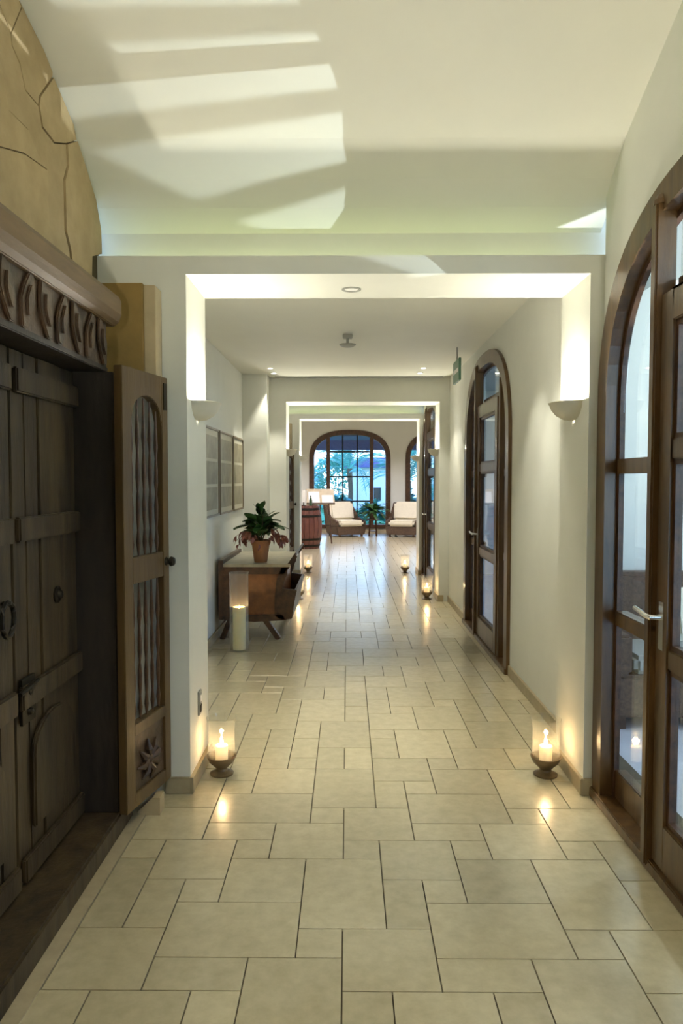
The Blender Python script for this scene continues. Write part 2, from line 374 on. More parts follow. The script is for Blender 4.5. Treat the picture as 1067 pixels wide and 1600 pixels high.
# ------------------------------------------------------------------ arched glazed doors
def arched_door(name, X, yc, label, P0=.30):
    t = thing(name, label, 'door', (X, yc, 0), kind='structure'); t['category'] = 'door'
    wood = M['doorwood']; fw = .12; ai, ri = HW-fw, RI-fw
    # frame band
    m = MB(); N = 32
    for i in range(N):
        a, b = -math.cos(PI*i/N), -math.cos(PI*(i+1)/N)
        m.prism([(a*ai, arch(a*ai,ai,SP,ri)), (b*ai, arch(b*ai,ai,SP,ri)), (b*HW*.998, arch(b*HW)), (a*HW*.998, arch(a*HW))], 'x', -.03, .055)
    for s in (-1, 1): m.box(-.03, .055, min(s*ai, s*HW*.998), max(s*ai, s*HW*.998), 0, SP)
    m.obj('door_frame', wood, t)
    m = MB(); m2 = MB()
    for i in range(N):     # inner dark bead of the frame
        a, b = -math.cos(PI*i/N), -math.cos(PI*(i+1)/N); k = ai-.025; q = ri-.025
        m.prism([(a*k, arch(a*k,k,SP,q)), (b*k, arch(b*k,k,SP,q)), (b*ai, arch(b*ai,ai,SP,ri)), (a*ai, arch(a*ai,ai,SP,ri))], 'x', .03, .055)
    for s in (-1, 1): m.box(.03, .055, min(s*(ai-.025), s*ai), max(s*(ai-.025), s*ai), .05, SP)
    m.obj('frame_bead', M['darkwood'], t)
    MB().box(-.045, .07, -HW+.002, HW-.002, 0, .05).obj('sill', wood, t, bevel=.005)
    ai -= .025; ri -= .025
    P1 = P0+.05
    z = arch(P1, HW, SP, RI)
    m = MB(); m.box(-.055, .03, P0, P1, .02, z-.08); m.lathe([(.001,.05),(.02,.045),(.034,.02),(.036,0)], 12, (-.02, (P0+P1)/2, z-.085)); m.obj('post', wood, t, bevel=.008)
    def top(y): return arch(y, ai, SP, ri)
    def pane(y0, y1, z0, z1, par):
        N2 = 8; ys = [lerp(y0, y1, i/N2) for i in range(N2+1)]
        poly = [(y1, z0), (y0, z0)] + [(y, min(z1, top(y))) for y in ys]
        MB().prism(poly, 'x', .045, .051).obj('glass_pane', M['glass'], par)
    def bars(mb, y0, y1, zs, w=.07, x0=.02, x1=.08):
        for zz in zs: mb.box(x0, x1, y0, y1, zz, zz+w)
    # far sidelight
    for y0, y1 in ((P1, ai), (-ai, -.70)):
        m = MB(); m.box(.035, .09, y0, y1, .05, .19); bars(m, y0, y1, (.90, 1.63))
        m.obj('sidelight_rail', wood, t, bevel=.004)
        pane(y0, y1, .19, .90, t); pane(y0, y1, .97, 1.63, t); pane(y0, y1, 1.70, 9, t)
    m = MB(); m.box(-.02, .10, -.72, -.66, .05, top(.68)); m.obj('post', wood, t, bevel=.006)
    # leaf
    LY0, LY1, LT = -.655, P0-.005, 2.33
    m = MB(); m.box(-.03, .02, LY1-.10, LY1, .055, LT); m.box(-.03, .02, LY0, LY0+.10, .055, LT)
    m.box(-.03, .02, LY0+.10, LY1-.10, .055, .24); m.box(-.03, .02, LY0+.10, LY1-.10, LT-.12, LT)
    bars(m, LY0+.10, LY1-.10, (.86, 1.68), .08, -.025, .015)
    leaf = m.obj('door_leaf', wood, t, bevel=.005)
    m = MB()
    for z0, z1 in ((.24,.86),(.94,1.68),(1.76,LT-.12)):
        for (u0,u1,v0,v1) in ((LY0+.10, LY0+.12, z0, z1),(LY1-.12, LY1-.10, z0, z1),(LY0+.12, LY1-.12, z0, z0+.02),(LY0+.12, LY1-.12, z1-.02, z1)): m.box(-.015,.015,u0,u1,v0,v1)
    m.obj('glazing_bead', M['darkwood'], leaf)
    for z0, z1 in ((.26,.84),(.96,1.66),(1.78,LT-.14)):
        MB().box(.0, .006, LY0+.12, LY1-.12, z0, z1).obj('glass_pane', M['glass'], leaf)
    m = MB().tube([(-.03, LY1-.06, 1.06), (-.08, LY1-.06, 1.06), (-.085, LY1-.04, 1.062), (-.087, LY1+.07, 1.075)], [.011,.011,.011,.009], 10)
    m.box(-.036, -.03, LY1-.08, LY1-.04, .93, 1.12)
    m.obj('door_handle', M['chrome'], leaf, smooth=True, label='brushed steel lever handle')
    # transom over the leaf
    m = MB(); m.box(.035, .09, -.66, P0, LT, LT+.07); m.obj('transom', wood, t, bevel=.004)
    pane(-.66, P0, LT+.07, 9, t)
    return t
arched_door('door_1', WRA, DA, 'tall arched glazed brown wooden door nearest the camera on the right wall', .385)
arched_door('door_2', WRB, DB, 'arched glazed wooden door halfway down the right wall beyond the near sconces')
arched_door('door_3', WRA, DC, 'dark arched glazed door at the far end of the right wall before the lounge', .385)

# ------------------------------------------------------------------ end windows
def end_window(name, xc, label):
    t = thing(name, label, 'window', (xc, 21.98, 0), kind='structure'); t['category'] = 'window'
    fw = .15; a2, r2 = EW-fw, ER-fw; N = 32; m = MB()
    for i in range(N):
        a, b = -math.cos(PI*i/N), -math.cos(PI*(i+1)/N)
        m.prism([(a*a2, arch(a*a2,a2,ES,r2)), (b*a2, arch(b*a2,a2,ES,r2)), (b*EW*.999, arch(b*EW,EW,ES,ER)), (a*EW*.999, arch(a*EW,EW,ES,ER))], 'y', -.06, .10)
    for s in (-1, 1): m.box(min(s*a2, s*EW*.999), max(s*a2, s*EW*.999), -.06, .10, .12, ES)
    m.box(-a2, a2, -.06, .10, .12, .24)
    m.obj('window_frame', M['darkwood'], t)
    top = lambda x: arch(x, a2, ES, r2)
    for x in (-.66, .66): MB().box(x-.055, x+.055, -.05, .08, .24, top(x)+.01).obj('mullion', M['darkwood'], t)
    for x in (-.22, .22): MB().box(x-.02, x+.02, -.02, .06, .24, top(x)).obj('glazing_bar', M['iron'], t)
    for z in (.95, 1.70, 2.46): MB().box(-.605, .605, -.015, .055, z-.022, z+.022).obj('glazing_bar', M['iron'], t)
    xs = [-a2, -.715, -.605, -.24, -.20, .20, .24, .605, .715, a2]
    for x0, x1, rows in ((-a2,-.715,0),(-.605,-.24,1),(-.20,.20,1),(.24,.605,1),(.715,a2,0)):
        zs = [.24,.928,.972,1.678,1.722,2.438,2.482,9] if rows else [.24, 9]
        for z0, z1 in zip(zs[::2], zs[1::2]):
            poly = [(x1,z0),(x0,z0)]+[(lerp(x0,x1,i/6), min(z1, top(lerp(x0,x1,i/6)))) for i in range(7)]
            MB().prism(poly, 'y', .02, .026).obj('glass_pane', M['glass'], t)
    return t
end_window('window_1', WC[0], 'wide arched window with dark grid bars facing the corridor at its end')
end_window('window_2', WC[1], 'arched window partly hidden at the right end of the lounge wall')

# ------------------------------------------------------------------ antique portal
def portal(loc, label):
    t = thing('carved_portal', label, 'door', loc, group='antique wooden portals on the left wall')
    # local x=0 is the face plane, wall behind at x=-.22 ; y=0 the portal centre
    m = MB(); m.prism([(-.205,2.29),(-.02,2.29),(.0,2.31),(.012,2.34),(.012,2.40),(.0,2.425),(-.205,2.425)], 'y', -.72, .72)
    m.obj('lintel', M['antique_h'], t, bevel=.004)
    MB().box(-.205, -.04, -.66, .66, 2.10, 2.29).obj('frieze', M['carved'], t)
    rr2 = random.Random(3)
    for i in range(9):      # carved leaves of the frieze
        y = -.58+i*.145; m = MB(); n = 10; poly = []
        for k in range(n):
            a = 2*PI*k/n; c_, s_ = math.cos(a), math.sin(a); q_ = abs(s_)**2.2*(1 if s_ > 0 else -1); poly.append((y+.052*c_+.030*q_*(1 if i % 2 else -1), 2.195+.085*q_+.02*s_))
        m.prism(poly, 'x', -.04, -.026); m.prism([(y+(u-y)*.5, 2.195+(v-2.195)*.6) for u, v in poly], 'x', -.026, -.017)
        m.obj('carved_leaf', M['carved'], t, bevel=.005)
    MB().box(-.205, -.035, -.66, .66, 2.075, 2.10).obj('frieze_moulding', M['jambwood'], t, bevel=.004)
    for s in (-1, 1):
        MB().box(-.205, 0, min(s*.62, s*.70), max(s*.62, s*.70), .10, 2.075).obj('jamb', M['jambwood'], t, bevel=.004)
    MB().box(-.20, .01, -.80, .80, 0, .10).obj('threshold', M['antique'], t, bevel=.01)
    for s in (-1, 1):       # double leaves, planked
        lf = thing('door_leaf', None, None, (0,0,0)); lf.parent = t
        ys = [0.01, .12, .235, .42, .615] if s > 0 else [-.615, -.42, -.235, -.12, -.01]
        for a, b in zip(ys, ys[1:]):
            dx = random.choice((0, .003, .006)); MB().box(-.20, -.172+dx, a+.003, b-.003, .10, 2.07).obj('plank', M['antique'], lf, bevel=.003)
        y0, y1 = (.01,.615) if s > 0 else (-.615,-.01)
        for z in (.16, .80, 1.42, 1.96):
            MB().box(-.168, -.145, y0+.01, y1-.01, z-.045, z+.045).obj('ledge', M['antique'], lf, bevel=.006)
        yc = (y0+y1)/2; poly = [(yc-.2,.28),(yc+.2,.28),(yc+.2,.56)]+[(yc+.2*math.cos(PI*k/10), .56+.13*math.sin(PI*k/10)) for k in range(1,10)]+[(yc-.2,.56)]
        MB().prism(poly, 'x', -.168, -.148).obj('arched_panel', M['antique'], lf, bevel=.008)
    m = MB(); m.tube([(-.135, -.11+.045*math.cos(a), 1.12+.06*math.sin(a)) for a in [2*PI*k/16 for k in range(17)]], .009, 8); m.lathe([(.0,.0),(.018,.002),(.018,.012)], 10, (-.14,-.11,1.17))
    m.obj('ring_pull', M['iron'], t, smooth=True, label='round iron ring pull')
    m = MB()
    for (y, z, r) in ((.38,1.13,.035),(.08,.82,.04),(.085,.74,.028)):
        k = MB().lathe([(.0,.028),(r*.4,.024),(r*.55,.012),(r,.008),(r,0)], 14).xf(Matrix.Translation((-.166,y,z)) @ Matrix.Rotation(PI/2,4,'Y')); k.obj('iron_boss', M['iron'], t, smooth=True)
    m = MB(); m.box(-.166,-.155,.03,.14,.70,.87); m.tube([(-.14,-.02,.83),(-.14,.13,.845)], .009, 8); m.obj('lock_plate', M['iron'], t)
    return t
P1 = portal((-1.03, 2.55, 0), 'dark carved antique wooden portal with planked double doors beside the camera')
P2 = dup(P1, (-1.03, 2.55+OFF, 0), label='dark antique portal far down the left wall before the lounge opening')

# open lattice shutter leaf standing against the near pier
def lattice(loc, rz, label):
    t = thing('lattice_door', label, 'door', loc, rz, group='open lattice shutters beside the portals')
    L = .43; D = .02; w = M['leafwood']           # local x along leaf, y thickness
    z0, z1 = .105, 2.10
    m = MB(); m.box(0,.075,-D,D,z0,z1); m.box(L-.06,L,-D,D,z0,z1); m.box(.075,L-.06,-D,D,z0,.17); m.box(.075,L-.06,-D,D,.435,.49)
    m.box(.075,L-.06,-D,D,1.13,1.25)
    # arched head
    N = 10; a0, a1 = .075, L-.06; c = (a0+a1)/2; hw = (a1-a0)/2
    for i in range(N):
        u, v = lerp(a0,a1,i/N), lerp(a0,a1,(i+1)/N)
        f = lambda x: 1.86+.13*math.sqrt(max(0, 1-((x-c)/hw)**2))
        m.prism([(u,f(u)),(v,f(v)),(v,z1),(u,z1)], 'y', -D, D)
    m.obj('stile_frame', w, t, bevel=.003)
    for (b0, b1) in ((.49,1.13),(1.25,1.93)):
        n = 5
        for i in range(n):
            x = lerp(a0, a1, (i+.5)/n); zt = b1 if b1 < 1.2 else 1.85+.13*math.sqrt(max(0,1-((x-c)/hw)**2))
            prof_ = [(.004,b0)]+[(.0085+.003*math.sin(k*2.2), lerp(b0, zt, k/12)) for k in range(1,12)]+[(.004,zt)]
            MB().lathe(prof_, 8, (x,0,0)).obj('spindle', M['darkwood'], t, smooth=True)
    m = MB(); m.box(a0,a1,-.008,.008,.17,.435); m.obj('carved_panel', M['carved'], t)
    m = MB(); cx, cz = c, .28
    for k in range(8):
        a = 2*PI*k/8; m.tube([(cx+.02*math.cos(a), -.012, cz+.02*math.sin(a)), (cx+.07*math.cos(a+.25), -.02, cz+.055*math.sin(a+.25)), (cx+.11*math.cos(a+.1), -.010, cz+.10*math.sin(a+.1))], [.012,.018,.004], 6)
    k = MB().lathe([(0,.022),(.02,.014),(.03,0)], 12).xf(Matrix.Translation((cx,-.008,cz)) @ Matrix.Rotation(PI/2,4,'X')); m.add(k.v, k.f)
    m.obj('carved_flower', M['carved'], t, smooth=True)
    k = MB().lathe([(0,.045),(.02,.04),(.025,.025),(.012,.012),(.022,0)], 12).xf(Matrix.Translation((L-.03,-D,1.20)) @ Matrix.Rotation(PI/2,4,'X'))
    k.obj('door_knob', M['iron'], t, smooth=True)
    MB().box(L-.045, L-.02, -D-.004, -D, 1.94, 2.07).obj('hinge_plate', M['iron'], t)
    return t
ang = math.atan2(3.555-3.13, -.905+1.0)
LT1 = lattice((-1.0, 3.14, 0), ang, 'brown lattice shutter with spindles standing open against the near left pier')
# the open leaf's hinge side rests on the portal jamb
LT2 = dup(LT1, (-1.0, 3.14+OFF, 0), ang, label='narrow dark lattice shutter standing open against the far left pier')
def casing(dy, label):
    t = thing('wooden_casing', label, 'casing', (-1.249, 3.608+dy, 2.105), group='ochre wooden casings above the shutters')
    MB().box(0, .27, -.14, 0, 0, .435).obj('casing_front', M['ochre'], t, bevel=.003)
    MB().box(.27, .325, -.12, 0, 0, .43).obj('casing_edge', M['palewood'], t, bevel=.003)
    return t
casing(0, 'ochre boxed wooden casing fixed to the wall above the near lattice shutter')
casing(OFF, 'narrow ochre wooden casing on the wall above the far lattice shutter')
MB().prism([(-1.0,0),(-.895,0),(-.895,.085),(-.93,.085),(-1.0,.02)], 'y', 3.36, 3.44).obj('door_wedge', M['palewood'], label='pale wooden wedge on the floor under the near lattice shutter', cat='doorstop')
MB().box(-1.03, -.965, 1.42, 3.36, 0, .006).obj('trim_1', M['skirt'], kind='structure')
MB().box(-1.03, -.965, 1.42+OFF, 3.36+OFF, 0, .006).obj('trim_2', M['skirt'], kind='structure')

# sandstone lunette over the portal, traced slab by slab
def aX(u, v, X=-1.235):
    px, py = u*.375, v*.375
    p = math.atan(50/F); w = math.atan(9.5/F)
    x=(px-533.5)/F; z=(800-py)/F
    y2=math.cos(p)+z*math.sin(p); z2=z*math.cos(p)-math.sin(p)
    x3=x*math.cos(w)-y2*math.sin(w); y3=x*math.sin(w)+y2*math.cos(w)
    t=X/x3; return (y3*t, 1.6+z2*t)
EDGE = [(75,0),(120,90),(180,210),(215,300),(250,400),(300,520),(315,590),(350,700),(390,830),(412,960),(415,1060)]
slabs = [
 [(75,0),(85,30),(40,140),(45,190),(80,270),(100,375),(155,440),(160,400),(215,320),(215,300),(180,210),(120,90)],
 [(155,440),(160,400),(215,320),(250,400),(300,520),(312,585),(270,600),(220,595),(170,530)],
 [(270,600),(312,585),(350,700),(390,830),(412,960),(415,1060),(375,1070),(372,1200),(300,1200),(285,1045),(265,960),(260,750),(275,690)],
 [(-180,-260),(40,140),(45,190),(80,270),(100,375),(155,440),(170,530),(220,595),(270,600),(275,690),(260,750),(265,960),(285,1045),(300,1200),(195,1200),(195,950),(190,710),(150,640),(110,540),(30,460),(0,290),(-200,-40)],
 [(-200,-40),(0,290),(30,460),(110,540),(150,640),(188,705),(90,640),(-180,460)],
 [(-180,460),(90,640),(188,710),(195,950),(195,1200),(-180,1200)],
 [(75,0),(85,30),(40,140),(-180,-260),(-60,-260)]]
lun = thing('stone_lunette', 'arched tan stone lunette of irregular slabs above the near carved portal', 'relief', (-1.25, 2.55, 2.43))
def shrink(P, d):
    out = []; n = len(P); A = sum(P[i][0]*P[(i+1)%n][1]-P[(i+1)%n][0]*P[i][1] for i in range(n)); s = 1 if A > 0 else -1
    for i in range(n):
        a, b, c = Vector(P[i-1]), Vector(P[i]), Vector(P[(i+1)%n])
        e1 = (b-a).normalized(); e2 = (c-b).normalized(); n1 = Vector((-e1.y, e1.x))*s; n2 = Vector((-e2.y, e2.x))*s
        k = (n1+n2); k = k.normalized() if k.length > .1 else n1
        out.append(tuple(b+k*d))
    return out
import mathutils.geometry as mg
def slab(poly, par, x0=.002, x1=.022):
    q = shrink(poly, .0035); tri = mg.tessellate_polygon([[Vector((a,b,0)) for a,b in q]]); n = len(q)
    vs = [(x0,a,b) for a,b in q]+[(x1,a,b) for a,b in q]
    fs = [tuple(i+n for i in tt) for tt in tri]+[(i,(i+1)%n,(i+1)%n+n,i+n) for i in range(n)]
    m = MB(); m.add(vs, fs); return m.obj('stone', M['mural'], par)
ZB = 2.435
for k, s in enumerate(slabs):
    P = [aX(u, v) for u, v in s]; P = [(max(a-2.55, .01), max(b, ZB)-2.43) for a, b in P]
    if k == 6 or k == 3 or k == 4 or k == 5: P = [(a, min(b, 1.0)) for a, b in P]
    Q = []
    for p_ in P:
        if not Q or (abs(p_[0]-Q[-1][0])+abs(p_[1]-Q[-1][1])) > .006: Q.append(p_)
    slab(Q, lun, x1=.02+.004*(k % 3)); slab([(-a, b) for a, b in Q][::-1], lun, x1=.02+.004*(k % 2))
e = [aX(u, v) for u, v in EDGE]; e = [(a-2.55, b-2.43) for a, b in e]
e = [(0.0, 1.04)]+e+[(e[-1][0], .005)]
m = MB(); poly = e+[(-a, b) for a, b in e[::-1][:-1]]
m.prism([(a*1.004, b) for a, b in poly], 'x', .001, .008); m.obj('joint_bed', M['mortar'], lun)

# ------------------------------------------------------------------ sconces
def sconce(side, y, x, label):
    t = thing('wall_sconce', label, 'lamp', (x, y, 1.915), 0 if side < 0 else PI, group='plaster half-bowl wall sconces')
    p_out = [(.016,.0),(.05,.006),(.085,.028),(.108,.058),(.118,.088),(.124,.092),(.118,.096),(.108,.088),(.09,.05),(.05,.022),(.016,.012)]
    MB().lathe([(r*1.06, z) for r, z in p_out], 20, (0,0,0), -PI/2, PI/2, 1.15).obj('bowl', M['plaster'], t, smooth=True)
    MB().lathe([(0,.0),(.018,.006),(.022,.022),(.018,.04),(0,.048)], 10, (.045,0,.03)).obj('bulb', M['bulb'], t, smooth=True)
    MB().box(.0, .008, -.05, .05, .015, .075).obj('back_plate', M['white'], t)
    light('sconce_light', 'POINT', (.07, 0, .088), SCONCE_W, LAMP, .02, t)
    return t
ya = YA+.24
sconce(-1, ya, XL, 'half-bowl plaster sconce on the left jamb of the near opening')
sconce(1, ya, XR, 'half-bowl plaster sconce on the right jamb of the near opening')
sconce(-1, YB+.24, XL, 'small half-bowl sconce on the left jamb of the middle opening')
sconce(1, YB+.24, XR, 'small half-bowl sconce on the right jamb of the middle opening')
sconce(-1, YC+.24, XL, 'tiny half-bowl sconce on the left jamb of the farthest opening')
sconce(1, YC+.24, XR, 'tiny half-bowl sconce on the right jamb of the farthest opening')
sconce(-1, Y0+.24, XL, 'half-bowl sconce on the left jamb beside the camera, out of view')
sconce(1, Y0+.24, XR, 'half-bowl sconce on the right jamb beside the camera, out of view')

# ------------------------------------------------------------------ downlights, detector, sign, vent
def downlight(x, y, label):
    t = thing('downlight', label, 'light', (x, y, ZC), group='small round ceiling downlights')
    MB().lathe([(.040,0),(.040,-.006),(.028,-.006),(.028,0)], 20).obj('trim_ring', M['white'], t, smooth=True)
    MB().lathe([(0,-.002),(.027,-.002),(.027,0)], 16).obj('lens', M['spotglow'], t)
    light('downlight_beam', 'SPOT', (0,0,-.012), SPOT_W, LAMP, .02, t, None, 1.15)
for sx_, s in ((-.92,'left'),(.90,'right')):
    downlight(sx_, 8.62, 'tiny %s downlight a little nearer, before the middle lintel' % s)
    downlight(sx_, 9.02, 'tiny %s downlight closest to the middle lintel' % s)
    downlight(sx_, 4.55, '%s downlight directly behind the near lintel, hidden from view' % s)
    downlight(sx_, 5.0, '%s downlight second behind the near lintel, hidden from view' % s)
    downlight(sx_, -.6, '%s downlight in the ceiling behind the camera' % s)
t = thing('smoke_detector', 'dark pendant detector disc hanging from the corridor ceiling', 'detector', (0, 6.65, ZC))
MB().box(-.045,.045,-.04,.04,-.035,0).obj('ceiling_base', M['grey'], t, bevel=.006)
MB().lathe([(.012,0),(.012,-.09)], 10).obj('stem', M['grey'], t)
MB().lathe([(0,-.115),(.05,-.112),(.075,-.098),(.075,-.09),(0,-.085)], 24).obj('sensor_disc', M['grey'], t, smooth=True)
t = thing('recessed_spotlight', 'small round recessed spotlight ring in the near lintel soffit', 'light', (.02, 3.9, ZL))
MB().lathe([(.052,0),(.052,-.004),(.040,-.006),(.036,0)], 24).obj('trim_ring', M['grey'], t, smooth=True)
MB().lathe([(0,-.001),(.036,-.001),(.036,0)], 20).obj('lens', M['white'], t)
t = thing('hanging_sign', 'small green sign plate hanging from the ceiling near the right wall', 'sign', (1.10, 7.3, 2.58))
MB().box(-.012,.012,-.19,.19,0,.22).obj('sign_plate', M['sign'], t, bevel=.003)
MB().tube([(0,0,.22),(0,0,ZC-2.58)], .006, 8).obj('rod', M['grey'], t)
MB().box(-.0135,-.012,-.15,.15,.09,.13).obj('pale_stripe', M['white'], t)
t = thing('air_vent', 'long dark slot vent in the ceiling before the middle lintel', 'vent', (.15, 9.36, ZC))
MB().box(-1.09,1.08,-.02,.02,-.004,0).obj('slot', M['slot'], t)
MB().box(-1.09,1.08,.02,.06,-.012,0).obj('vent_lip', M['white'], t)
# outlet on left jamb
t = thing('wall_socket', 'small grey socket plate low on the near left jamb', 'socket', (XL, 3.83, .40))
MB().box(0,.010,-.035,.035,-.065,.065).obj('plate', M['grey'], t, bevel=.003)
MB().box(.010,.014,-.022,.022,.005,.045).obj('insert', M['white'], t, bevel=.002); MB().box(.010,.014,-.022,.022,-.05,-.01).obj('insert', M['iron'], t, bevel=.002)

# ------------------------------------------------------------------ lanterns
def flame(par, z, s=1.0, e=1.0):
    MB().lathe([(0,0),(.006*s,.004*s),(.009*s,.014*s),(.007*s,.026*s),(.003*s,.038*s),(0,.048*s)], 12, (0,0,z+.006)).obj('flame', M['flame'], par, smooth=True)
    light('candle_light', 'POINT', (0,0,z+.03*s), CANDLE_W*e, (1,.62,.30), .012, par)
def lantern(loc, label):
    t = thing('candle_lantern', label, 'lantern', loc, group='footed glass candle lanterns on the floor')
    MB().lathe([(0,0),(.062,0),(.064,.008),(.05,.014),(.034,.022),(.03,.034),(.045,.05),(.068,.072),(.08,.098),(.082,.104),(.076,.104),(.062,.078),(.03,.062),(0,.06)], 32).obj('bowl', M['bowl'], t, smooth=True)
    MB().lathe([(.070,.082),(.073,.12),(.071,.18),(.070,.24),(.074,.28),(.082,.312),(.080,.313),(.072,.28),(.068,.24),(.069,.18),(.071,.12),(.068,.084)], 32).obj('glass_shade', M['cglass'], t, smooth=True)
    c = MB().lathe([(0,.062),(.034,.062),(.034,.158),(.028,.162),(.012,.156),(0,.155)], 24).obj('candle', M['wax'], t, smooth=True)
    MB().tube([(0,0,.154),(.001,0,.168)], .0014, 6).obj('wick', M['iron'], c)
    flame(c, .160)
    return t
lantern((-.685, 3.85, 0), 'lit candle lantern on a bronze bowl foot beside the near left pier')
lantern((1.075, 3.85, 0), 'lit candle lantern on a bronze bowl foot beside the near right pier')
lantern((-.66, 9.62, 0), 'lit candle lantern at the foot of the middle left pier behind the console')
lantern((1.065, 9.62, 0), 'lit candle lantern at the foot of the middle right pier')
lantern((-.68, 12.35, 0), 'small lit candle lantern on the floor below the barrel at left')
lantern((.99, 12.35, 0), 'small lit candle lantern at the farthest right pier')
t = thing('hurricane_lantern', 'tall clear glass cylinder with a thick cream candle before the console', 'lantern', (-1.015, 6.68, 0))
MB().lathe([(0,0),(.085,0),(.089,.01),(.089,.70),(.094,.74),(.091,.741),(.086,.70),(.086,.016),(0,.014)], 32).obj('glass_shade', M['cglass'], t, smooth=True)
c = MB().lathe([(0,.016),(.06,.016),(.060,.40),(.055,.415),(.045,.405),(.02,.38),(0,.375)], 28).obj('candle', M['wax2'], t, smooth=True)
flame(c, .375, .8, .8)

# ------------------------------------------------------------------ console
t = thing('console_chest', 'old dark wooden trough chest on splayed legs against the left wall', 'chest', (-.93, 7.75, 0))
y0, y1 = -.62, .62
MB().box(-.31,.36,y0-.02,y1+.02,.735,.765).obj('top', M['stonetop'], t, bevel=.005, label='pale grey stone top')
MB().box(-.36,-.31,y0,y1,.20,.80).obj('back_board', M['darkwood'], t, bevel=.005)
MB().box(-.31,.27,y0+.03,y1-.03,.24,.735).obj('body', M['redwood'], t, bevel=.006)
for y in (y0, y1-.04):
    MB().prism([(-.31,.66),(.30,.66),(.345,.735),(-.31,.735)], 'y', y, y+.04).obj('top_rail', M['darkwood'], t, bevel=.004)
    MB().prism([(-.31,.24),(-.31,.20),(.0,.18),(.32,.20),(.28,.26)], 'y', y, y+.04).obj('bottom_rail', M['darkwood'], t, bevel=.004)
    MB().prism([(-.31,.24),(-.24,.24),(-.24,.66),(-.31,.66)], 'y', y, y+.04).obj('corner_post', M['darkwood'], t, bevel=.004)
    MB().prism([(.27,.52),(.425,.50),(.41,.44),(.385,.30),(.375,.215),(.27,.20),(.20,.24),(.20,.40)], 'y', y, y+.04).obj('bin_cheek', M['darkwood'], t, bevel=.004)
    MB().prism([(.20,.40),(.28,.52),(.31,.62),(.33,.66),(.33,.70),(.365,.745),(.43,.835),(.405,.865),(.36,.80),(.33,.765),(.27,.735),(.22,.60)], 'y', y, y+.04).obj('scroll_bracket', M['darkwood'], t, bevel=.004)
MB().prism([(.30,.20),(.375,.215),(.395,.36),(.42,.50),(.40,.505),(.375,.36),(.355,.24),(.30,.225)], 'y', y0+.04, y1-.04).obj('bin_front', M['darkwood'], t, bevel=.003)
MB().prism([(.36,.765),(.425,.86),(.405,.872),(.345,.785)], 'y', y0+.04, y1-.04).obj('raised_lip', M['darkwood'], t, bevel=.003)
for sy in (y0+.05, y1-.05):
    MB().bar((-.25,sy,.20),(-.33,sy,0),.05,.07,(0,1,0)).obj('leg', M['darkwood'], t, bevel=.004)
    MB().bar((.10,sy,.20),(.24,sy,0),.05,.07,(0,1,0)).obj('leg', M['darkwood'], t, bevel=.004)

# potted plant
def leaf_mesh(name, m, L, w, droop=.3, n=6):
    mb = MB(); vs = []; fs = []
    for i in range(n+1):
        u = i/n; x = L*u; hw = w*math.sin(PI*min(1, u*.92+.06))**.8; z = -droop*L*u*u
        vs += [(x,-hw,z+.12*w),(x,0,z),(x,hw,z+.12*w)]
    for i in range(n):
        a = i*3; fs += [(a,a+3,a+4,a+1),(a+1,a+4,a+5,a+2)]
    mb.add(vs, fs); me = mb.mesh(name, m, smooth=True); return me
def orient(pos, az, el, roll=0, s=1):
    return Matrix.Translation(pos) @ Matrix.Rotation(az,4,'Z') @ Matrix.Rotation(-el,4,'Y') @ Matrix.Rotation(roll,4,'X') @ Matrix.Scale(s,4)
r3 = random.Random(5)
t = thing('potted_plant', 'terracotta pot with green leaves and drooping dusty red blooms on the chest', 'plant', (-.885, 7.30, .765))
MB().lathe([(0,0),(.062,0),(.068,.02),(.088,.17),(.10,.19),(.104,.225),(.092,.225),(.086,.20),(0,.195)], 28).obj('pot', M['terracotta'], t, smooth=True)
MB().lathe([(.088,.203),(0,.21)], 20).obj('soil', M['soil'], t)
m = MB()
for k in range(10):
    a = 2*PI*k/10; m.tube([(0.01*math.cos(a),0.01*math.sin(a),.20),(.06*math.cos(a),.06*math.sin(a),.32),(.13*math.cos(a),.13*math.sin(a),.38+.05*(k%3))], [.005,.004,.003], 6)
m.obj('stems', M['stem'], t)
lm = leaf_mesh('leaf', M['leafg'], .15, .055, .35); fm = leaf_mesh('bloom', M['flower'], .075, .022, .6, 4)
for k in range(46):
    a = r3.uniform(0, 2*PI); el = r3.uniform(-.15, 1.2); b = r3.uniform(.01,.07)
    inst('leaf', lm, t, orient((b*math.cos(a), b*math.sin(a), r3.uniform(.26,.42)), a, el, r3.uniform(-.6,.6), r3.uniform(.75,1.2)))
for k in range(6): inst('leaf', lm, t, orient((0,0,.43+.02*k), k*1.1, 1.25, 0, .75))
for k in range(4): inst('leaf', lm, t, orient((.08*(-1)**k, 0, .37), PI*(k%2)+.4*(k-1.5), .15, 0, 1.35))
for k in range(70):
    a = r3.choice((PI, 0, PI*1.3, -.3, PI*.8, .3))+r3.gauss(0,.4); d = r3.uniform(.10,.25); z = .33-(d-.1)*.6+r3.uniform(-.07,.04)
    inst('bloom', fm, t, orient((d*math.cos(a), d*math.sin(a), z), a+r3.uniform(-.8,.8), r3.uniform(-1.4,-.1), r3.uniform(-1,1), r3.uniform(.7,1.2)))

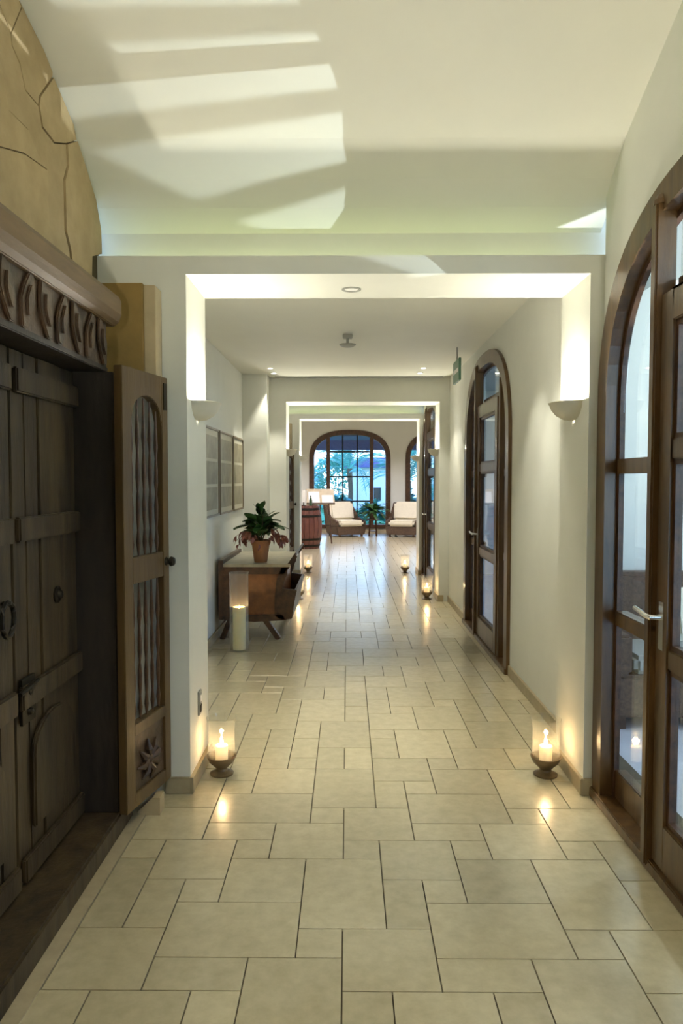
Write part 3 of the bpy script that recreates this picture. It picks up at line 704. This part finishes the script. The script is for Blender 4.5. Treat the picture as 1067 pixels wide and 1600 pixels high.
# pictures
for i, (a, b, l) in enumerate(((6.62,7.36,'nearest'),(7.42,8.24,'middle'),(8.30,9.06,'farthest'))):
    t = thing('framed_print', 'thin framed greyish print on the left wall, %s of the three above the chest' % l, 'picture', (WLB, (a+b)/2, 1.24), group='framed prints above the chest')
    w = (b-a)/2; h = .87; m = MB()
    for (u0,u1,v0,v1) in ((-w,w,0,.02),(-w,w,h-.02,h),(-w,-w+.02,.02,h-.02),(w-.02,w,.02,h-.02)): m.box(0,.022,u0,u1,v0,v1)
    m.obj('picture_frame', M['frame'], t, bevel=.002)
    MB().box(0,.010,-w+.02,w-.02,.02,h-.02).obj('mount', M['mount'], t)
    n = 3
    for r in range(n):
        z0 = .07+r*(h-.12)/n; MB().box(.010,.012,-w+.07,w-.07,z0,z0+(h-.12)/n-.03).obj('print', M['print'], t)

# ------------------------------------------------------------------ lounge
def cushion(x0,x1,y0,y1,z0,z1,par,b=.05):
    return MB().box(x0,x1,y0,y1,z0,z1).obj('cushion', M['cushion'], par, smooth=True, bevel=b)
def armchair(loc, rz, label):
    t = thing('wicker_armchair', label, 'armchair', loc, rz, group='wicker lounge armchairs by the end window')
    w = M['wicker']      # faces -y
    MB().prism([(-.42,.06),(.42,.06),(.46,.30),(-.46,.30)], 'y', -.42, .40).obj('base', w, t, bevel=.02)
    m = MB()
    for x in (-.36,.32):
        for y in (-.38,.32): m.box(x, x+.05, y, y+.05, 0, .06)
    m.obj('feet', M['darkwood'], t)
    MB().prism([(.26,.30),(.42,.30),(.60,.92),(.50,.95)], 'x', -.46, .46).obj('back_shell', w, t, bevel=.02)
    for s in (-1,1):
        x0, x1 = (s*.46, s*.38) if s < 0 else (.38,.46)
        MB().prism([(-.40,.30),(.40,.30),(.52,.88),(.40,.80),(.1,.55),(-.40,.44)], 'x', x0, x1).obj('arm_side', w, t, bevel=.015)
    cushion(-.37,.37,-.46,.24,.30,.46,t)
    k = MB().box(-.37,.37,-.08,.08,0,.55).xf(Matrix.Translation((0,.22,.44)) @ Matrix.Rotation(-.28,4,'X')); k.obj('cushion', M['cushion'], t, smooth=True, bevel=.06)
    return t
armchair((-.06, 20.55, 0), .42, 'cream cushioned wicker armchair left of the small table')
armchair((1.62, 20.5, 0), -.30, 'cream cushioned wicker armchair right of the small table')
t = thing('side_table', 'small dark side table between the two wicker armchairs', 'table', (.72, 20.5, 0))
MB().lathe([(0,.46),(.17,.46),(.18,.47),(.18,.49),(0,.49)], 28).obj('tabletop', M['darkwood'], t, smooth=True)
for k in range(4):
    a = PI/4+k*PI/2; MB().bar((.12*math.cos(a),.12*math.sin(a),.46),(.15*math.cos(a),.15*math.sin(a),0),.03,.03).obj('leg', M['darkwood'], t)
MB().lathe([(0,.14),(.12,.14),(.12,.155),(0,.155)], 24).obj('shelf', M['darkwood'], t)
t = thing('table_fern', 'bushy green potted plant on the small side table', 'plant', (.72, 20.5, .49))
MB().lathe([(0,0),(.08,0),(.11,.16),(.12,.18),(.10,.18),(0,.16)], 20).obj('pot', M['wicker'], t, smooth=True)
fmesh = leaf_mesh('leaf', M['leafg'], .34, .045, .7, 7)
for k in range(54):
    a = r3.uniform(0,2*PI); inst('leaf', fmesh, t, orient((.03*math.cos(a),.03*math.sin(a),.16+r3.uniform(0,.12)), a, r3.uniform(.0,1.25), r3.uniform(-.5,.5), r3.uniform(.95,1.35)))
# barrel
t = thing('wine_barrel', 'dark upright wooden barrel on the left of the lounge floor', 'barrel', (-1.0, 16.9, 0))
n = 20
def rad(z): return .33+.07*(1-((z-.5)/.5)**2)
for k in range(n):
    a0, a1 = 2*PI*k/n+.012, 2*PI*(k+1)/n-.012; vs = []; fs = []; Z = [0,.2,.4,.6,.8,1.0]
    for z in Z:
        for a in (a0, a1):
            for r in (rad(z), rad(z)-.03): vs.append((r*math.cos(a), r*math.sin(a), z))
    for i in range(5):
        b = i*4; fs += [(b,b+2,b+6,b+4),(b+1,b+5,b+7,b+3),(b,b+4,b+5,b+1),(b+2,b+3,b+7,b+6)]
    fs += [(0,1,3,2),(20,22,23,21)]
    MB().add(vs, fs).obj('stave', M['barrel'], t)
for z in (.05,.20,.74,.90):
    MB().lathe([(rad(z)+.001,z),(rad(z)+.006,z),(rad(z+.05)+.006,z+.05),(rad(z+.05)+.001,z+.05)], 32).obj('hoop', M['iron'], t, smooth=True)
MB().lathe([(0,.975),(.31,.975),(.31,.99),(0,.99)], 28).obj('head', M['barrel'], t)
t = thing('table_lamp', 'white cylindrical lamp standing on the barrel', 'lamp', (-1.03, 16.85, 1.0))
MB().lathe([(0,-.009),(.06,-.009),(.06,.01),(.012,.02),(.012,.08)], 20).obj('base', M['iron'], t, smooth=True)
MB().lathe([(.075,.08),(.085,.36),(.083,.36),(.073,.08)], 24).obj('lamp_shade', M['paper'], t, smooth=True)
t = thing('sparkling_bottle', 'small dark bottle standing on the barrel beside the white lamp', 'bottle', (-.86, 16.75, .99))
MB().lathe([(0,0),(.036,0),(.038,.12),(.03,.16),(.014,.20),(.014,.25),(0,.25)], 18).obj('bottle_body', mat('dark_bottle_glass', (.03,.07,.03), .1, coat=.5), t, smooth=True)
# menu easel
t = thing('display_easel', 'slanted display easel holding white sheets behind the barrel', 'easel', (-.68, 18.2, 0), .12)
for s in (-1,1):
    MB().bar((s*.20,0,1.0),(s*.26,-.18,0),.03,.03).obj('leg', M['darkwood'], t)
MB().bar((0,.12,1.1),(0,.45,0),.03,.03).obj('leg', M['darkwood'], t)
R_ = Matrix.Translation((0,0,.98)) @ Matrix.Rotation(-.75,4,'X')
MB().box(-.36,.36,-.012,.012,0,.52).xf(R_).obj('board', M['palewood'], t)
MB().box(-.36,.36,-.05,-.012,0,.02).xf(R_).obj('ledge', M['darkwood'], t)
MB().box(-.30,-.02,-.02,-.012,.04,.42).xf(R_).obj('sheet', M['paper'], t); MB().box(.04,.32,-.02,-.012,.03,.30).xf(R_).obj('sheet', M['paper'], t)

# ------------------------------------------------------------------ garden beyond the end window
MB().box(-30,30,22.4,70,-.25,-.06).obj('garden_lawn', M['lawn'], kind='structure')
m = MB(); m.box(-5,8,24.6,24.8,2.62,2.95); m.box(-5,8,22.25,24.6,2.95,3.05); m.obj('veranda_roof', M['roof'], label='dark beam and roof of the veranda outside the end window', cat='roof')
for x in (-3.4, 6.4): MB().box(x-.12,x+.12,24.6,24.84,-.06,2.62).obj('veranda_post', M['render'], label='white veranda post outside at the %s of the windows' % ('left' if x < 0 else 'right'), cat='post')
t = thing('garden_house', 'white garden house with a slate blue roof seen through the end window', 'building', (1.1, 40, -.06))
MB().box(-.9,2.2,0,3,0,2.35).obj('wall', M['render'], t)
MB().prism([(-1.3,2.35),(2.6,2.35),(1.6,2.9),(-.4,2.9)], 'y', -.4, 3.4).obj('roof', M['roof'], t)
MB().box(.35,.75,-.03,0,.5,1.25).obj('window', M['slot'], t)
t2 = dup(t, (-7.5, 52, -.06), label='white far garden building at left behind the palms'); t2.scale = (2.2,1.5,2.0)
frm = MB(); vs = []; fs = []
L = 2.2
for side in (-1,1):
    for k in range(22):
        u = k/22; x = L*(.1+.88*u); z = .55*math.sin(u*2.4)-.9*u*u; l = .5*math.sin(PI*(u*.85+.12))
        frm.add([(x,0,z),(x+.07,0,z),(x+.22+l*.3,side*l,z-.28*l),], [(0,1,2)])
rach = [( L*u, 0, .55*math.sin(u*2.4)-.9*u*u) for u in [i/8 for i in range(9)]]
frm.tube(rach, [.02]*8+[.005], 5)
frond = frm.mesh('frond', M['palm'])
def palm(x, y, h, n, s, label):
    t = thing('palm_tree', label, 'palm', (x,y,-.06), group='palms in the garden')
    MB().tube([(0,0,0),(.05,0,h*.5),(0,.05,h)], [.16,.12,.14], 10).obj('trunk', M['trunk'], t)
    for k in range(n):
        inst('frond', frond, t, orient((0,0,h), 2*PI*k/n+r3.uniform(-.2,.2), r3.uniform(-.3,1.0), 0, s*r3.uniform(.85,1.1)))
palm(-2.3, 30.6, .5, 16, .75, 'low palm behind the left panes of the end window')
palm(2.6, 31, 1.6, 18, 1.0, 'tall palm behind the right panes of the end window')
palm(.1, 35, 2.2, 18, 1.1, 'pale palm in the middle distance behind the central panes')
palm(7.4, 29, .9, 16, 1.0, 'palm seen through the partly hidden right window')
palm(-5.4, 35, 1.8, 16, 1.1, 'palm far left beyond the end window')
palm(4.6, 47, 3.0, 18, 1.3, 'tall distant palm right of the garden house')
lf = leaf_mesh('leafquad', M['shrub'], .22, .06, .3, 2)
def shrub(x, y, r, h, label):
    me = bpy.data.meshes.new('shrub'); vs = []; fs = []; base = [v.co.copy() for v in lf.vertices]; pf = [tuple(p.vertices) for p in lf.polygons]
    for k in range(int(260*r*h)+120):
        a = r3.uniform(0,2*PI); e_ = r3.uniform(0, PI/2); q = r3.uniform(.75,1.0)
        p_ = Vector((r*q*math.cos(a)*math.cos(e_), r*q*math.sin(a)*math.cos(e_), h*q*math.sin(e_)+.03))
        mt = orient(p_, a+r3.uniform(-.7,.7), r3.uniform(-.3,1.2), r3.uniform(-1,1), r3.uniform(.8,1.6)); b = len(vs)
        vs += [tuple(mt @ v) for v in base]; fs += [tuple(i+b for i in f) for f in pf]
    me.from_pydata(vs, [], fs); me.materials.append(M['shrub'])
    t = thing('shrub', label, 'shrub', (x,y,-.06), group='shrubs in the garden')
    o = bpy.data.objects.new('foliage', me); C.objects.link(o); o.parent = t; o['kind'] = 'stuff'
    MB().tube([(0,0,0),(0,0,h*.6)], [.05,.02], 6).obj('stem', M['trunk'], t)
for i, (x,y,r,h,l) in enumerate(((-1.9,26.5,.8,1.0,'low shrub at the left foot of the end window'),(-.35,28,.5,.95,'rounded shrub behind the central panes'),(.95,27.5,.45,.7,'low shrub behind the right central pane'),
    (2.1,26.5,.5,1.2,'shrub behind the right side panes'),(3.6,26.5,.6,1.3,'shrub behind the hidden right window'),(-2.6,38,1.8,2.6,'broad tall shrub left of the far lawn'),(6.9,41,2.2,3.4,'large shrub right of the garden house'),
    (-.6,46,2.4,3.2,'big distant shrub behind the garden'),(5.0,35,1.2,2.4,'tall shrub right behind the palm'))): shrub(x,y,r,h,l)

# ------------------------------------------------------------------ loggia right of the corridor
MB().box(1.6,6.2,-3.2,YCE-.3,-.12,-.02).obj('terrace_floor', M['terrace'], kind='structure')
MB().box(1.42,4.6,-3.2,YCE-.3,3.1,3.25).obj('ceiling_sky_shade', M['ceil'], kind='structure')  # roof added to limit the blue sky light entering the right doors
m = MB(); m.box(4.3,4.5,-3.2,YCE-.3,-.02,.75); m.obj('wall_parapet', M['wall'], kind='structure')
for i, y in enumerate((-1.6, 1.3, 4.2, 7.1, 10.0)):
    m = MB(); m.box(4.25,4.55,y-.16,y+.16,.75,3.1); m.obj('wall_column', M['wall'], kind='structure')
MB().box(6.2,30,-12,22.4,-.25,-.06).obj('garden_lawn_side', M['lawn'], kind='structure')
for i, (x,y) in enumerate(((7.2,1.5),(7.6,4.4),(7.2,7.2),(7.6,10.3),(8.3,13.6),(9.4,17.2),(9.5,21))):
    shrub(x, y, 1.3, 2.2, 'dark hedge shrub beyond the side terrace, %s from the camera' % ['first','second','third','fourth','fifth','sixth','seventh'][i])

# unseen lamps added to brighten the lounge; another added for the vault patches
for i, (x, y) in enumerate(((-2.6,15),(.2,15),(3.2,15),(-2.6,19),(.2,19),(3.2,19))):
    t = thing('lounge_fill_light', 'added fill downlight in the lounge ceiling, %s row, %s, above the view' % ('front' if y < 17 else 'rear', ['left','centre','right'][i % 3]), 'light', (x, y, 3.75), group='added lounge ceiling fill lights')
    MB().lathe([(.07,0),(.07,-.008),(.05,-.008),(.05,0)], 20).obj('trim_ring', M['white'], t, smooth=True)
    MB().lathe([(0,-.002),(.05,-.002),(.05,0)], 16).obj('lens', M['spotglow'], t)
    light('lounge_fill_beam', 'SPOT', (0,0,-.015), 140, (.95,.9,1), .05, t, None, 2.4)
LZ = 1.6
t = thing('ceiling_patch_spotlight', 'slim black post lamp added outside the near arched door to cast the ceiling patches', 'lamp', (3.3, 2.78, -.02))  # added lamp, placed to throw light patches onto the vault
MB().lathe([(0,0),(.10,0),(.10,.02),(.018,.03),(.018,LZ-.05),(0,LZ-.05)], 16).obj('post', M['iron'], t, smooth=True)
dv = Vector((-.5,3.1,3.4))-Vector((3.3,2.78,LZ)); q = dv.to_track_quat('-Z','Y')
MB().lathe([(.03,-.07),(.05,-.03),(.05,.05),(.046,.05),(.046,-.02),(0,-.02)], 20).xf(Matrix.Translation((0,0,LZ+.02)) @ q.to_matrix().to_4x4() @ Matrix.Rotation(PI,4,'X')).obj('lamp_head', M['iron'], t, smooth=True)
o = light('ceiling_patch_beam', 'SPOT', Vector((0,0,LZ+.02))+dv.normalized()*.06, BEAM_W, (.86,.93,1), .004, t, None, .75); o.rotation_mode='QUATERNION'; o.rotation_quaternion = q
t = thing('light_stripe_screen', 'dark slatted screen added on the terrace to stripe the ceiling light patches', 'screen', (2.6, 2.8, -.02))  # added screen, breaks the lamp's beam into stripes
MB().box(-.015,.015,-.55,.55,.0,1.86).obj('panel', M['darkwood'], t)
for sy in (-.57,.57): MB().box(-.02,.02,sy-.02,sy+.02,0,2.19).obj('post', M['darkwood'], t)
MB().box(-.015,.015,-.55,.55,2.16,2.19).obj('rail', M['darkwood'], t)
for k in range(17):
    y = -.51+k*.064; MB().box(-.004,.004,y-.010,y+.010,1.86,2.16).obj('slat', M['darkwood'], t)
t = thing('recessed_spotlight', 'round spotlight added in the lintel over the camera to brighten the near floor, out of view', 'light', (.02, 1.17, ZL))  # unseen spotlight added to brighten the near floor
MB().lathe([(.052,0),(.052,-.004),(.040,-.006),(.036,0)], 24).obj('trim_ring', M['grey'], t, smooth=True)
MB().lathe([(0,-.001),(.036,-.001),(.036,0)], 20).obj('lens', M['spotglow'], t)
light('floor_fill_beam', 'SPOT', (0,0,-.012), 26, LAMP, .03, t, None, 2.3)

# loggia end wall, added fill lamps and outdoor sofa seen through the near door
MB().box(1.42, 4.3, 5.5, 5.65, -.02, 3.1).obj('wall_loggia_end', M['wall'], kind='structure')
for y, l in ((0.6, 'near'), (4.0, 'far')):
    t = thing('loggia_fill_lamp', 'round white fill lamp added to the side loggia ceiling, %s one' % l, 'lamp', (3.0, y, 3.1))  # added to brighten what shows through the near door glass
    MB().lathe([(0,-.05),(.12,-.045),(.15,-.02),(.15,0),(0,0)], 24).obj('diffuser', M['bulb2'], t, smooth=True)
    light('loggia_fill', 'POINT', (0,0,-.12), 32, (.82,.88,1), .08, t)
t = thing('outdoor_sofa', 'dark sofa with a white cushion in the side loggia behind the glass', 'sofa', (2.6, 4.95, -.02))
MB().box(-.9,.9,-.35,.4,.08,.36).obj('base', M['wicker'], t, bevel=.02)
MB().box(-.9,.9,.25,.42,.36,.95).obj('backrest', M['wicker'], t, bevel=.03)
for a, b in ((-.9,-.76),(.76,.9)): MB().box(a,b,-.35,.25,.36,.62).obj('armrest', M['wicker'], t, bevel=.02)
for a in (-.85,.79):
    for b in (-.32,.32): MB().box(a,a+.06,b,b+.06,0,.08).obj('leg', M['darkwood'], t)
MB().box(-.74,.74,-.34,.22,.36,.48).obj('cushion', M['grey'], t, bevel=.03)
k = MB().box(-.2,.2,-.06,.06,0,.38).xf(Matrix.Translation((-.1,.12,.48)) @ Matrix.Rotation(-.25,4,'X')); k.obj('cushion', M['cushion'], t, smooth=True, bevel=.05)
